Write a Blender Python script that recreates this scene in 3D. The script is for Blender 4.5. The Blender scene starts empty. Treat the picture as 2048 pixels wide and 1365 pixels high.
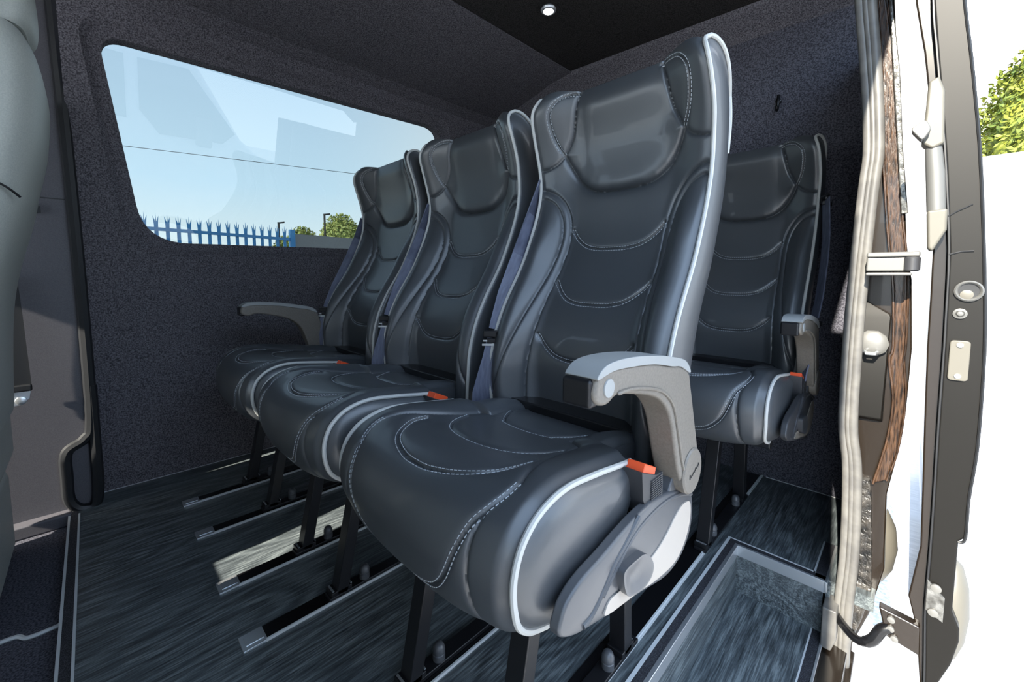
import bpy, bmesh, math, random
import numpy as np
from mathutils import Vector, Matrix
random.seed(7); np.random.seed(7)
SC = bpy.context.scene
COL = SC.collection
S = 1.12                      # authoring units -> metres

# ------------------------------------------------------------------ camera
cam_d = bpy.data.cameras.new('camera'); cam = bpy.data.objects.new('camera', cam_d); COL.objects.link(cam)
cam_d.sensor_width = 36.0
cam_d.lens = 821.1/2048*36
cam_d.shift_y = -64.5/2048
cam_d.clip_start = 0.01; cam_d.clip_end = 300
_f = Vector((-0.6957, 0.7138, -0.0803)).normalized()
cam.rotation_euler = _f.to_track_quat('-Z', 'Y').to_euler()
cam.location = (0, 0, 0.66*S)
SC.camera = cam
# ------------------------------------------------------------------ sky, sun, exposure
SC.view_settings.view_transform = 'Standard'
SC.view_settings.look = 'None'
SC.view_settings.exposure = 1.0
SC.view_settings.gamma = 1.0
SC.view_settings.use_curve_mapping = False
W = bpy.data.worlds.new('sky'); SC.world = W; W.use_nodes = True
nt = W.node_tree; nt.nodes.clear()
wo = nt.nodes.new('ShaderNodeOutputWorld'); bg = nt.nodes.new('ShaderNodeBackground')
tc = nt.nodes.new('ShaderNodeTexCoord'); sep = nt.nodes.new('ShaderNodeSeparateXYZ')
nt.links.new(tc.outputs['Generated'], sep.inputs[0])
ramp = nt.nodes.new('ShaderNodeValToRGB')
ramp.color_ramp.elements[0].position = 0.0; ramp.color_ramp.elements[0].color = (0.90, 0.97, 1.0, 1)
e = ramp.color_ramp.elements.new(0.18); e.color = (0.60, 0.80, 1.0, 1)
ramp.color_ramp.elements[2].position = 0.5; ramp.color_ramp.elements[2].color = (0.42, 0.57, 0.80, 1)
nt.links.new(sep.outputs['Z'], ramp.inputs[0])
mr = nt.nodes.new('ShaderNodeMapRange'); mr.interpolation_type = 'SMOOTHSTEP'
mr.inputs['From Min'].default_value = 0.3; mr.inputs['From Max'].default_value = 0.95
nt.links.new(sep.outputs['Y'], mr.inputs['Value'])
mx = nt.nodes.new('ShaderNodeMixRGB'); mx.inputs[2].default_value = (1.0, 0.99, 0.97, 1)
nt.links.new(mr.outputs[0], mx.inputs[0]); nt.links.new(ramp.outputs[0], mx.inputs[1])
nt.links.new(mx.outputs[0], bg.inputs[0]); bg.inputs[1].default_value = 2.4
nt.links.new(bg.outputs[0], wo.inputs[0])
sun_d = bpy.data.lights.new('sun', 'SUN'); sun_d.energy = 9.0; sun_d.angle = 0.009; sun_d.color = (1.0, 0.93, 0.80)
sun = bpy.data.objects.new('sun', sun_d); COL.objects.link(sun)
SUND = Vector((0.10, -1.0, 0.62)).normalized()
sun.rotation_euler = SUND.to_track_quat('Z', 'Y').to_euler(); sun.location = (0, -4, 6)

# ------------------------------------------------------------------ materials
def mat(name, col, rough=0.5, metal=0.0, spec=0.5, emis=None, coat=0.0):
    m = bpy.data.materials.new(name); m.use_nodes = True
    b = m.node_tree.nodes['Principled BSDF']
    b.inputs['Base Color'].default_value = (*col, 1); b.inputs['Roughness'].default_value = rough
    b.inputs['Metallic'].default_value = metal; b.inputs['Specular IOR Level'].default_value = spec
    b.inputs['Coat Weight'].default_value = coat
    if emis: b.inputs['Emission Color'].default_value = (*emis[0], 1); b.inputs['Emission Strength'].default_value = emis[1]
    return m
def noisy(m, scale, c0, c1, bump=0.0, bscale=None, mapping=(1, 1, 1), detail=6, dist=0.002, lo=.35, hi=.65):
    n = m.node_tree; b = n.nodes['Principled BSDF']
    t = n.nodes.new('ShaderNodeTexCoord'); mp = n.nodes.new('ShaderNodeMapping'); mp.inputs['Scale'].default_value = mapping
    n.links.new(t.outputs['Object'], mp.inputs[0])
    nz = n.nodes.new('ShaderNodeTexNoise'); nz.inputs['Scale'].default_value = scale; nz.inputs['Detail'].default_value = detail
    n.links.new(mp.outputs[0], nz.inputs['Vector'])
    r = n.nodes.new('ShaderNodeValToRGB'); r.color_ramp.elements[0].position = lo; r.color_ramp.elements[1].position = hi
    r.color_ramp.elements[0].color = (*c0, 1); r.color_ramp.elements[1].color = (*c1, 1)
    n.links.new(nz.outputs['Fac'], r.inputs[0]); n.links.new(r.outputs[0], b.inputs['Base Color'])
    if bump:
        n2 = nz
        if bscale:
            n2 = n.nodes.new('ShaderNodeTexNoise'); n2.inputs['Scale'].default_value = bscale; n2.inputs['Detail'].default_value = 3
            n.links.new(mp.outputs[0], n2.inputs['Vector'])
        bp = n.nodes.new('ShaderNodeBump'); bp.inputs['Strength'].default_value = bump; bp.inputs['Distance'].default_value = dist
        n.links.new(n2.outputs['Fac'], bp.inputs['Height']); n.links.new(bp.outputs[0], b.inputs['Normal'])
    return m
LEATHER = noisy(mat('black_leather', (.03, .034, .04), .42, spec=.9, coat=.15), 3.0, (.042, .047, .053), (.052, .057, .064), .06, 900, dist=.0005)
STITCH = mat('grey_thread', (.42, .45, .48), .7)
PIPE = mat('white_piping', (.50, .50, .48), .45)
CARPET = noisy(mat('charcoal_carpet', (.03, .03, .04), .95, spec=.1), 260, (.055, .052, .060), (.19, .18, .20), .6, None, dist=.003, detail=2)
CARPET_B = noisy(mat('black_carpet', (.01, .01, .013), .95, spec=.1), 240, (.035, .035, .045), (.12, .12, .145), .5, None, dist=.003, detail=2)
HEADLINER = noisy(mat('black_headliner', (.012, .011, .011), .95, spec=.1), 260, (.018, .016, .016), (.05, .047, .046), .5, None, dist=.003, detail=2)
SILVER = mat('satin_silver', (.62, .64, .66), .35, .6)
ALU = mat('brushed_aluminium', (.62, .65, .68), .32, .8)
EDGE = mat('pale_edge_strip', (.55, .57, .58), .4)
BLACKM = mat('black_metal', (.012, .012, .014), .35, .2)
BLACKG = mat('black_gloss_channel', (.006, .006, .007), .25)
PLASTIC = mat('dark_plastic', (.035, .036, .04), .42)
GREYPL = noisy(mat('grey_plastic', (.17, .155, .14), .42), 300, (.145, .128, .108), (.18, .16, .136), .15, dist=.0005)
SIDEPL = mat('blue_grey_plastic', (.075, .078, .085), .30)
CREAM = mat('cream_plastic', (.42, .375, .33), .45)
ARMTOP = mat('silver_grey_pad', (.29, .30, .30), .4)
ORANGE = mat('orange_button', (.85, .10, .03), .4)
WEB = noisy(mat('belt_webbing', (.05, .055, .075), .6), 30, (.09, .10, .15), (.14, .155, .22), .3, 40, mapping=(8, 1, 1))
RUBBER = noisy(mat('rubber_seal', (.12, .12, .125), .42, spec=.5), 30, (.095, .092, .088), (.14, .135, .125))
TRIM = noisy(mat('grey_trim_panel', (.06, .06, .075), .6), 500, (.075, .072, .085), (.10, .097, .11), .2, dist=.0006)
TRIMD = mat('dark_trim_edge', (.012, .013, .015), .45)
VINYL = noisy(mat('grey_green_vinyl', (.10, .125, .125), .5), 400, (.38, .41, .39), (.45, .48, .45), .15, dist=.0005)
PAINT = mat('dark_brown_paint', (.014, .010, .007), .25, spec=.5, coat=.25)
PAINTG = mat('dark_grey_paint', (.006, .0054, .0045), .45, spec=.25, coat=.0)
SEALANT = noisy(mat('copper_sealant', (.22, .10, .05), .3, spec=.6, coat=.4), 60, (.008, .005, .004), (.085, .046, .026), .8, dist=.004, mapping=(5, 2, .5))
WHITE = mat('white_paint', (.75, .76, .78), .3)
WORN = mat('galvanised_steel', (.17, .168, .16), .4, .3)
OUTC = mat('stone_plastic', (.115, .108, .09), .5)
OUTS = mat('dull_silver', (.13, .13, .125), .45, .2)
WHITEWALL = mat('white_render', (.20, .203, .207), .85)
GLASSD = mat('dark_glass', (.02, .025, .03), .05)
TYRE = mat('tyre_rubber', (.03, .03, .03), .8)
ASPHALT = noisy(mat('asphalt', (.2, .2, .22), .9), 60, (.34, .34, .35), (.62, .61, .60), .5, dist=.01)
BLUE = mat('blue_fence_paint', (.03, .17, .38), .5)
CONC = mat('grey_concrete', (.16, .17, .18), .9)
LEAF = noisy(mat('leaf', (.2, .25, .05), .7), 6, (.16, .22, .05), (.42, .44, .14))
LEAFY = noisy(mat('yellow_green_leaf', (.35, .4, .05), .7), 3, (.055, .085, .004), (.24, .25, .025))
BARK = mat('bark', (.08, .06, .04), .9)
LED = mat('led_lens', (.9, .9, .8), .4, emis=((1, .97, .85), 14))
BARE = noisy(mat('reflective_galvanised', (.7, .7, .7), .2, .6), 60, (.08, .078, .072), (.26, .26, .25), .6, dist=.004)
GRIT = noisy(mat('anti_slip_strip', (.03, .03, .035), .7), 900, (.010, .010, .014), (.12, .12, .14), .8, dist=.001, detail=1, lo=.5, hi=.75)
CABLE = mat('cable_black', (.02, .02, .02), .6)

def wood_mat(name):
    m = mat(name, (.03, .035, .04), .34, spec=.5)
    n = m.node_tree; b = n.nodes['Principled BSDF']
    t = n.nodes.new('ShaderNodeTexCoord')
    mp = n.nodes.new('ShaderNodeMapping'); mp.inputs['Scale'].default_value = (1, .05, 1)
    n.links.new(t.outputs['Object'], mp.inputs[0])
    fine = n.nodes.new('ShaderNodeTexNoise'); fine.inputs['Scale'].default_value = 230; fine.inputs['Detail'].default_value = 5; fine.inputs['Roughness'].default_value = .7
    n.links.new(mp.outputs[0], fine.inputs['Vector'])
    # cathedral rings: wave distorted by broad noise
    mp2 = n.nodes.new('ShaderNodeMapping'); mp2.inputs['Scale'].default_value = (1, .16, 1)
    n.links.new(t.outputs['Object'], mp2.inputs[0])
    big = n.nodes.new('ShaderNodeTexNoise'); big.inputs['Scale'].default_value = 5.5; big.inputs['Detail'].default_value = 2
    n.links.new(mp2.outputs[0], big.inputs['Vector'])
    mul = n.nodes.new('ShaderNodeMath'); mul.operation = 'MULTIPLY'; mul.inputs[1].default_value = 120
    n.links.new(big.outputs['Fac'], mul.inputs[0])
    sn = n.nodes.new('ShaderNodeMath'); sn.operation = 'SINE'; n.links.new(mul.outputs[0], sn.inputs[0])
    mr1 = n.nodes.new('ShaderNodeMapRange'); mr1.inputs['From Min'].default_value = -1; mr1.inputs['From Max'].default_value = 1
    mr1.inputs['To Min'].default_value = -.055; mr1.inputs['To Max'].default_value = .055
    n.links.new(sn.outputs[0], mr1.inputs[0])
    ad = n.nodes.new('ShaderNodeMath'); ad.operation = 'ADD'; n.links.new(fine.outputs['Fac'], ad.inputs[0]); n.links.new(mr1.outputs[0], ad.inputs[1])
    r = n.nodes.new('ShaderNodeValToRGB'); r.color_ramp.elements[0].position = .34; r.color_ramp.elements[0].color = (.034, .041, .045, 1)
    r.color_ramp.elements[1].position = .68; r.color_ramp.elements[1].color = (.20, .23, .235, 1)
    e2 = r.color_ramp.elements.new(.5); e2.color = (.085, .10, .108, 1)
    n.links.new(ad.outputs[0], r.inputs[0]); n.links.new(r.outputs[0], b.inputs['Base Color'])
    bp = n.nodes.new('ShaderNodeBump'); bp.inputs['Strength'].default_value = .25; bp.inputs['Distance'].default_value = .0015
    n.links.new(ad.outputs[0], bp.inputs['Height']); n.links.new(bp.outputs[0], b.inputs['Normal'])
    return m
WOOD = wood_mat('charcoal_oak_vinyl')

def glass_mat():
    m = bpy.data.materials.new('tinted_glass'); m.use_nodes = True; n = m.node_tree; n.nodes.clear()
    o = n.nodes.new('ShaderNodeOutputMaterial'); tr = n.nodes.new('ShaderNodeBsdfTransparent'); gl = n.nodes.new('ShaderNodeBsdfGlossy')
    tr.inputs[0].default_value = (.43, .45, .44, 1); gl.inputs['Roughness'].default_value = 0.0; gl.inputs[0].default_value = (1, 1, 1, 1)
    fr = n.nodes.new('ShaderNodeFresnel'); fr.inputs[0].default_value = 1.45
    mxx = n.nodes.new('ShaderNodeMixShader'); n.links.new(fr.outputs[0], mxx.inputs[0]); n.links.new(tr.outputs[0], mxx.inputs[1]); n.links.new(gl.outputs[0], mxx.inputs[2])
    n.links.new(mxx.outputs[0], o.inputs[0]); return m
GLASS = glass_mat()

# ------------------------------------------------------------------ helpers
class MB:
    """collects shapes; build() links them as ONE mesh object (authoring units are scaled by S)"""
    def __init__(s): s.v = []; s.f = []
    def add(s, vs, fs):
        o = len(s.v); s.v += [tuple(map(float, v)) for v in vs]; s.f += [tuple(o+i for i in f) for f in fs]; return s
    def box(s, x0, x1, y0, y1, z0, z1):
        return s.add([(x0,y0,z0),(x1,y0,z0),(x1,y1,z0),(x0,y1,z0),(x0,y0,z1),(x1,y0,z1),(x1,y1,z1),(x0,y1,z1)],
                     [(3,2,1,0),(4,5,6,7),(0,1,5,4),(1,2,6,5),(2,3,7,6),(3,0,4,7)])
    def prism(s, poly, axis, a, b, b_poly=None):
        n = len(poly); b_poly = b_poly or poly
        def p3(p, t): return {0: (t, p[0], p[1]), 1: (p[0], t, p[1]), 2: (p[0], p[1], t)}[axis]
        vs = [p3(p, a) for p in poly]+[p3(p, b) for p in b_poly]
        fs = [tuple(range(n))[::-1], tuple(range(n, 2*n))]+[(i, (i+1) % n, n+(i+1) % n, n+i) for i in range(n)]
        return s.add(vs, fs)
    def bar(s, p0, p1, w, d, up=(0, 0, 1)):
        p0, p1 = Vector(p0), Vector(p1); t = (p1-p0).normalized(); u = Vector(up)
        if abs(t.dot(u)) > .95: u = Vector((0, 1, 0))
        a = t.cross(u).normalized()*w/2; b = t.cross(a).normalized()*d/2
        vs = [p+i*a+j*b for p in (p0, p1) for i, j in ((-1,-1),(1,-1),(1,1),(-1,1))]
        return s.add(vs, [(3,2,1,0),(4,5,6,7),(0,1,5,4),(1,2,6,5),(2,3,7,6),(3,0,4,7)])
    def tube(s, pts, r, n=8, closed=False):
        P = [Vector(p) for p in pts]; N = len(P); rr = r if hasattr(r, '__len__') else [r]*N
        prev = None; vs = []; fs = []
        for i, p in enumerate(P):
            t = (P[(i+1) % N if closed else min(i+1, N-1)]-P[(i-1) % N if closed else max(i-1, 0)])
            if t.length < 1e-9: t = Vector((0, 0, 1))
            t.normalize()
            if prev is None:
                a = t.cross(Vector((0, 0, 1)));
                if a.length < .1: a = t.cross(Vector((0, 1, 0)))
            else: a = prev-t*prev.dot(t)
            a.normalize(); prev = a; b = t.cross(a)
            for k in range(n):
                an = 2*math.pi*k/n; vs.append(p+(a*math.cos(an)+b*math.sin(an))*rr[i])
        for i in range(N if closed else N-1):
            j = (i+1) % N
            for k in range(n): fs.append((i*n+k, i*n+(k+1) % n, j*n+(k+1) % n, j*n+k))
        if not closed: fs += [tuple(range(n))[::-1], tuple((N-1)*n+k for k in range(n))]
        return s.add(vs, fs)
    def lathe(s, prof, c, axis=2, n=24):
        """prof = [(r, t)...] round the axis through c"""
        vs = []; fs = []
        for r, t in prof:
            for k in range(n):
                a = 2*math.pi*k/n; x, y = r*math.cos(a), r*math.sin(a)
                vs.append({2: (c[0]+x, c[1]+y, c[2]+t), 1: (c[0]+x, c[1]+t, c[2]+y), 0: (c[0]+t, c[1]+x, c[2]+y)}[axis])
        m = len(prof)
        for i in range(m-1):
            for k in range(n): fs.append((i*n+k, i*n+(k+1) % n, (i+1)*n+(k+1) % n, (i+1)*n+k))
        fs += [tuple(range(n))[::-1], tuple((m-1)*n+k for k in range(n))]
        return s.add(vs, fs)
    def ribbon(s, pts, dirs, w, th=.0015):
        """flat webbing: centre points, width directions"""
        P = [Vector(p) for p in pts]; vs = []; fs = []
        for i, p in enumerate(P):
            t = (P[min(i+1, len(P)-1)]-P[max(i-1, 0)]).normalized(); d = Vector(dirs[i] if isinstance(dirs, list) else dirs)
            d = (d-t*d.dot(t)).normalized(); nn = t.cross(d)*th
            for a, b in ((-.5, -1), (-.25, -.5), (0, -1), (.25, -.5), (.5, -1), (.5, 1), (.25, .5), (0, 1), (-.25, .5), (-.5, 1)):
                vs.append(p+d*w*a+nn*b)
        m = 10
        for i in range(len(P)-1):
            for k in range(m): fs.append((i*m+k, i*m+(k+1) % m, (i+1)*m+(k+1) % m, (i+1)*m+k))
        fs += [tuple(range(m))[::-1], tuple((len(P)-1)*m+k for k in range(m))]
        return s.add(vs, fs)
    def build(s, name, m, parent=None, bevel=0, seg=3, sharp=40, smooth=True, origin=None, loc=None, rem=0):
        me = bpy.data.meshes.new(name); V = np.array(s.v)*S
        o_ = Vector((0, 0, 0))
        if origin is not None: o_ = Vector(origin)*S; V = V-np.array(o_)
        me.from_pydata(V.tolist(), [], s.f); me.update()
        bm = bmesh.new(); bm.from_mesh(me); bmesh.ops.recalc_face_normals(bm, faces=bm.faces)
        if rem: bmesh.ops.remove_doubles(bm, verts=bm.verts, dist=rem)
        ang = math.radians(sharp)
        for e in bm.edges: e.smooth = len(e.link_faces) == 2 and e.calc_face_angle(0) < ang
        for f in bm.faces: f.smooth = smooth
        bm.to_mesh(me); bm.free()
        me.materials.append(m)
        o = bpy.data.objects.new(name, me); COL.objects.link(o); o.location = o_
        if parent is not None: o.parent = parent
        if bevel:
            b = o.modifiers.new('bevel', 'BEVEL'); b.width = bevel*S; b.segments = seg; b.limit_method = 'ANGLE'; b.angle_limit = math.radians(30); b.harden_normals = True
        return o
def tag(o, label=None, cat=None, group=None, kind=None):
    if label: o['label'] = label
    if cat: o['category'] = cat
    if group: o['group'] = group
    if kind: o['kind'] = kind
    return o
def thing(name, label, cat, loc=(0, 0, 0), group=None, rz=0, kind=None):
    o = bpy.data.objects.new(name, None); COL.objects.link(o); o.empty_display_size = .05
    o.location = Vector(loc)*S; o.rotation_euler = (0, 0, rz); return tag(o, label, cat, group, kind)
def struct(o): o['kind'] = 'structure'; return o
def spline(pts, n=12, closed=False):
    P = [np.array(p, float) for p in pts]; N = len(P); out = []
    rng = range(N if closed else N-1)
    for i in rng:
        a, b, c, d = (P[(i+k) % N] if closed else P[min(max(i+k, 0), N-1)] for k in (-1, 0, 1, 2))
        for j in range(n):
            t = j/n; out.append(tuple(.5*((2*b)+(-a+c)*t+(2*a-5*b+4*c-d)*t*t+(-a+3*b-3*c+d)*t**3)))
    if not closed: out.append(tuple(P[-1]))
    return out
def rrect(x0, x1, y0, y1, r, n=5):
    out = []
    for cx, cy, a0 in ((x1-r, y1-r, 0), (x0+r, y1-r, 90), (x0+r, y0+r, 180), (x1-r, y0+r, 270)):
        for k in range(n+1):
            a = math.radians(a0+90*k/n); out.append((cx+r*math.cos(a), cy+r*math.sin(a)))
    return out
def sstep(a, b, x):
    t = np.clip((np.asarray(x, float)-a)/(b-a), 0, 1); return t*t*(3-2*t)

# =================================================================== VAN SHELL
YB = 1.515; YF = -1.35
lean = lambda z: -1.70+(z-.75)*.145
# floor: boards cut round the step well
fl = MB()
for (x0, x1, y0, y1) in ((-1.75, -.285, -.065, YB), (-.285, -.02, 1.083, YB+.02)):
    fl.box(x0, x1, y0, y1, -.03, 0)
struct(fl.build('floor', WOOD))
# floor screed beside door behind seat row (right of well)
# left wall
wl = MB()
R_ = lambda pts: pts
def rounded_poly(P, rad, n=8):
    out = []; N = len(P)
    for i in range(N):
        a, b, c = (np.array(P[(i+k) % N], float) for k in (-1, 0, 1)); r = rad[i]
        u = (a-b)/np.linalg.norm(a-b); v = (c-b)/np.linalg.norm(c-b)
        for k in range(n+1):
            t = k/n; p0 = b+u*r; p2 = b+v*r; out.append(tuple((1-t)**2*p0+2*t*(1-t)*b+t*t*p2))
    return out
WIN = [(.125, .763), (.050, 1.322), (1.20, 1.352), (1.165, .778)]
win_in = rounded_poly(WIN, [.11, .06, .09, .09])
win_out = rounded_poly([(.085, .725), (.008, 1.362), (1.245, 1.392), (1.205, .742)], [.13, .08, .10, .10])
def wall_left():
    bm = bmesh.new()
    def V(y, z, dx=0): return bm.verts.new((lean(z)+dx, y, z))
    ztop = 1.42; zb = .70; yf = -.02
    outer = [V(yf, zb), V(yf, ztop), V(YB, ztop), V(YB, zb)]
    ring = [V(*p) for p in win_out]
    eo = [bm.edges.new((outer[i], outer[(i+1) % 4])) for i in range(4)]
    er = [bm.edges.new((ring[i], ring[(i+1) % len(ring)])) for i in range(len(ring))]
    bmesh.ops.triangle_fill(bm, edges=eo+er, use_beauty=True)
    r2 = [V(p[0]+(q[0]-p[0])*.35, p[1]+(q[1]-p[1])*.35, -.014) for p, q in zip(win_out, win_in)]
    r3 = [V(*p, -.016) for p in win_in]; r4 = [V(p[0], p[1], -.055) for p in win_in]
    n = len(ring)
    for a, b in ((ring, r2), (r2, r3), (r3, r4)):
        for i in range(n): bm.faces.new((a[i], a[(i+1) % n], b[(i+1) % n], b[i]))
    # lower wall and cove
    prof_lo = [(-1.735, -.03), (-1.735, .3), (-1.725, .55), (lean(zb), zb)]
    prof_hi = [(lean(ztop), ztop), (-1.55, 1.445), (-1.35, 1.468), (-1.06, 1.50)]
    for prof in (prof_lo, prof_hi):
        a = [bm.verts.new((x, yf, z)) for x, z in prof]; b = [bm.verts.new((x, YB, z)) for x, z in prof]
        for i in range(len(prof)-1): bm.faces.new((a[i], b[i], b[i+1], a[i+1]))
    # outer skin so that no light leaks in
    bmesh.ops.remove_doubles(bm, verts=bm.verts, dist=1e-5)
    bmesh.ops.scale(bm, vec=(S, S, S), verts=bm.verts)
    bmesh.ops.recalc_face_normals(bm, faces=bm.faces)
    me = bpy.data.meshes.new('wall_left'); 
    for f in bm.faces: f.smooth = False
    bm.to_mesh(me); bm.free(); me.materials.append(CARPET)
    o = bpy.data.objects.new('wall_left', me); COL.objects.link(o); struct(o)
    so = o.modifiers.new('thickness', 'SOLIDIFY'); so.thickness = .004; so.offset = 0
wall_left()
# window glass
g = MB(); off = -.050
n_ = len(win_in)
gp = rounded_poly([(.105, .74), (.03, 1.345), (1.22, 1.375), (1.185, .755)], [.12, .07, .10, .10])
g.add([(lean(z)+off, y, z) for y, z in gp]+[(lean(z)+off-.004, y, z) for y, z in gp],
      [tuple(range(len(gp))), tuple(range(len(gp), 2*len(gp)))[::-1]]+[(i, (i+1) % len(gp), len(gp)+(i+1) % len(gp), len(gp)+i) for i in range(len(gp))])
struct(g.build('window_1', GLASS, smooth=False))
# rear wall
rw = MB()
rw.box(-1.78, -.085, YB, YB+.03, -.05, 1.46)
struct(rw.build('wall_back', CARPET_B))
# rear cross rail (sloping fascia) and ceiling
cr = MB()
cr.add([(-1.6, 1.44, 1.497), (-.02, 1.44, 1.455), (-.02, 1.52, 1.40), (-1.6, 1.52, 1.425), (-1.6, 1.53, 1.56), (-.02, 1.53, 1.56), (-1.6, 1.44, 1.56), (-.02, 1.44, 1.56)],
       [(0, 1, 2, 3), (3, 2, 5, 4), (0, 6, 7, 1), (6, 4, 5, 7), (0, 3, 4, 6), (1, 7, 5, 2)])
struct(cr.build('trim_1', CARPET, smooth=False))
ce = MB(); ce.add([(-1.10, -1.0, 1.505), (.0, -1.0, 1.505), (.0, 1.55, 1.46), (-1.10, 1.55, 1.505), (-1.10, -1.0, 1.54), (.0, -1.0, 1.54), (0, 1.55, 1.54), (-1.10, 1.55, 1.54)],
      [(3,2,1,0),(4,5,6,7),(0,1,5,4),(1,2,6,5),(2,3,7,6),(3,0,4,7)])
struct(ce.build('ceiling', HEADLINER, smooth=False))
# van roof skin above, door header, front drop added to keep sun off the cushions
rf = MB(); rf.box(-1.66, .0, -1.0, 1.6, 1.545, 1.57); rf.box(-.05, -.02, -.9, 1.1, 1.47, 1.55); rf.box(-1.66, .0, -1.25, -1.2, 1.27, 1.56); rf.box(-1.66, .04, -1.25, -.9, 1.545, 1.57); rf.box(-1.70, -1.05, -1.0, -.02, 1.44, 1.55)
struct(rf.build('trim_2', PAINT, smooth=False))

# -------- step well
st = MB()
wx0, wx1, wy1, wz = -.272, -.098, 1.07, -.118
st.box(wx0-.012, wx0, -.4, wy1+.012, wz-.02, -.004)     # left riser
st.box(wx0-.012, wx1+.0, wy1, wy1+.012, wz-.02, -.004)   # rear riser
st.box(wx1-.004, wx1+.008, wy1, 1.30, -.14, -.004)
struct(st.build('wall_step', WOOD, smooth=False))
sw = MB(); sw.box(wx0-.01, wx1, -.4, wy1+.01, wz-.02, wz); struct(sw.build('floor_step', WOOD, smooth=False))
# rim: gritty strip, pale line, aluminium nosing
gr = MB(); gr.box(wx0-.020, wx0+.0, -.4, wy1+.018, .0, .0022)
gr.box(wx0-.0, wx1-.0, wy1, wy1+.018, 0, .0022); gr.box(wx1-.02, wx1, wy1, 1.235, 0, .0022)
struct(gr.build('trim_3', GRIT, smooth=False))
ln = MB(); ln.box(wx0-.026, wx0-.020, -.4, wy1+.022, 0, .003); ln.box(wx0-.022, wx1-.02, wy1+.018, wy1+.0215, 0, .003); ln.box(wx1-.0245, wx1-.021, wy1+.018, 1.235, 0, .003)
struct(ln.build('trim_4', EDGE, smooth=False))
no = MB(); no.box(wx0-.006, wx0+.002, -.4, wy1, -.024, .003); no.box(wx0-.006, wx1, wy1-.002, wy1+.005, -.024, .003); no.box(wx1-.002, wx1+.003, wy1-.004, 1.235, -.02, .003)
no.box(wx1-.001, wx1+.004, -.4, wy1, wz-.002, wz+.003)
struct(no.build('trim_5', ALU, bevel=.001))
l2 = MB(); l2.box(wx1-.021, wx1-.018, -.4, 1.07, wz, wz+.0015); struct(l2.build('trim_6', EDGE, smooth=False))
g2 = MB(); g2.box(wx1-.018, wx1-.001, -.4, 1.07, wz, wz+.0012); struct(g2.build('trim_7', GRIT, smooth=False))
# seat-side black channel and pale floor line
ch = MB(); ch.box(-.322, -.318, -.065, YB, 0, .003); struct(ch.build('trim_8', EDGE, smooth=False))

# floor front edge trims
ft = MB(); ft.box(-1.62, -.4, -.0595, -.0555, 0, .003); ft.box(-1.62, -.4, -.0785, -.074, 0, .003)
struct(ft.build('trim_9', EDGE, smooth=False))
fg = MB(); fg.box(-1.70, -.3, -.074, -.0595, -.03, .0015); struct(fg.build('trim_10', GRIT, smooth=False))
# cab floor (lower) with carpet, silver strip
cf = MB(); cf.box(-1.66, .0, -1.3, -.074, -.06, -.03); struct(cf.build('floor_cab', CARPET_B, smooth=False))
ss = MB(); ss.tube(spline([(-1.155, -.40, -.026), (-1.175, -.30, -.026), (-1.185, -.2, -.026), (-1.185, -.14, -.026), (-1.165, -.12, -.026), (-1.165, -.078, -.026)], 6), .004, 6)
struct(ss.build('trim_11', EDGE))
# pale stitch line where wall carpet meets floor
bl = MB(); bl.box(-1.7335, -1.7315, -.01, YB, 0, .0015); bl.box(-.31, -.10, YB-.003, YB-.001, 0, .0015); struct(bl.build('baseboard_left', EDGE, smooth=False))

# -------- cab side trim (B pillar) on the far side
bp = MB()
pts = [(-.03, 1.44), (-.022, 1.2), (-.016, .9), (-.012, .6), (-.010, .3), (-.012, .12), (-.02, .02), (-.045, -.02), (-.9, -.025), (-.9, 1.44)]
bp.prism(pts, 0, -1.74, -1.665)
pil = struct(bp.build('wall_pillar', TRIM, bevel=.012, seg=4))
ed = MB()
for (a, b) in (((-.016, .10, 1.44), (0, 0, 0)),):
    ed.tube(spline([(-1.655, -.030, 1.44), (-1.655, -.024, 1.1), (-1.655, -.020, .8), (-1.655, -.018, .5), (-1.655, -.020, .25), (-1.655, -.035, .20), (-1.655, -.072, .17), (-1.655, -.076, .10), (-1.655, -.074, .03), (-1.655, -.05, .0), (-1.655, -.02, .02), (-1.655, -.016, .2), (-1.655, -.016, .35)], 8), .013, 8)
struct(ed.build('trim_12', TRIMD))
sm = MB(); sm.box(-1.667, -1.6635, -.30, -.035, .865, .868); sm.prism([(-.098, .822), (-.080, .826), (-.080, .842), (-.092, .85), (-.098, .84)], 0, -1.668, -1.655)
struct(sm.build('trim_13', TRIMD))
# lower sill moulding at the foot of the pillar
sl = MB(); sl.prism([(-.6, -.03), (-.075, -.03), (-.06, -.012), (-.075, .005), (-.6, .005)], 0, -1.68, -1.63); struct(sl.build('trim_14', TRIM, bevel=.005))

# cab shell beyond the picture, made solid and widened outward to block the sun
cs = MB(); cs.box(-.03, .03, -1.3, -.10, -.12, 1.5); cs.box(-1.75, -1.70, -1.3, -.9, -.1, .75)
struct(cs.build('wall_cab', PAINT, smooth=False))

# =================================================================== SEATS
w = .1775
PZ = [.30, .42, .483, .55, .61, .673, .77, .83, .88, .94, .985, 1.015, 1.035]
PY = [.556, .549, .549, .567, .598, .643, .690, .710, .707, .690, .672, .666, .676]
TZ = [.30, .54, .72, .85, .94, 1.0, 1.04]; TY = [.10, .11, .088, .080, .100, .118, .12]
_zs = np.linspace(.30, 1.04, 400)
_py = np.interp(_zs, PZ, PY); k_ = np.hanning(61); k_ /= k_.sum(); _py = np.convolve(np.pad(_py, 30, 'edge'), k_, 'valid')
_ty = np.interp(_zs, TZ, TY); _ty = np.convolve(np.pad(_ty, 30, 'edge'), k_, 'valid')
P_ = lambda z: np.interp(z, _zs, _py); T_ = lambda z: np.interp(z, _zs, _ty)

def mirror2(c): return [(-a, b) for a, b in c]
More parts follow.
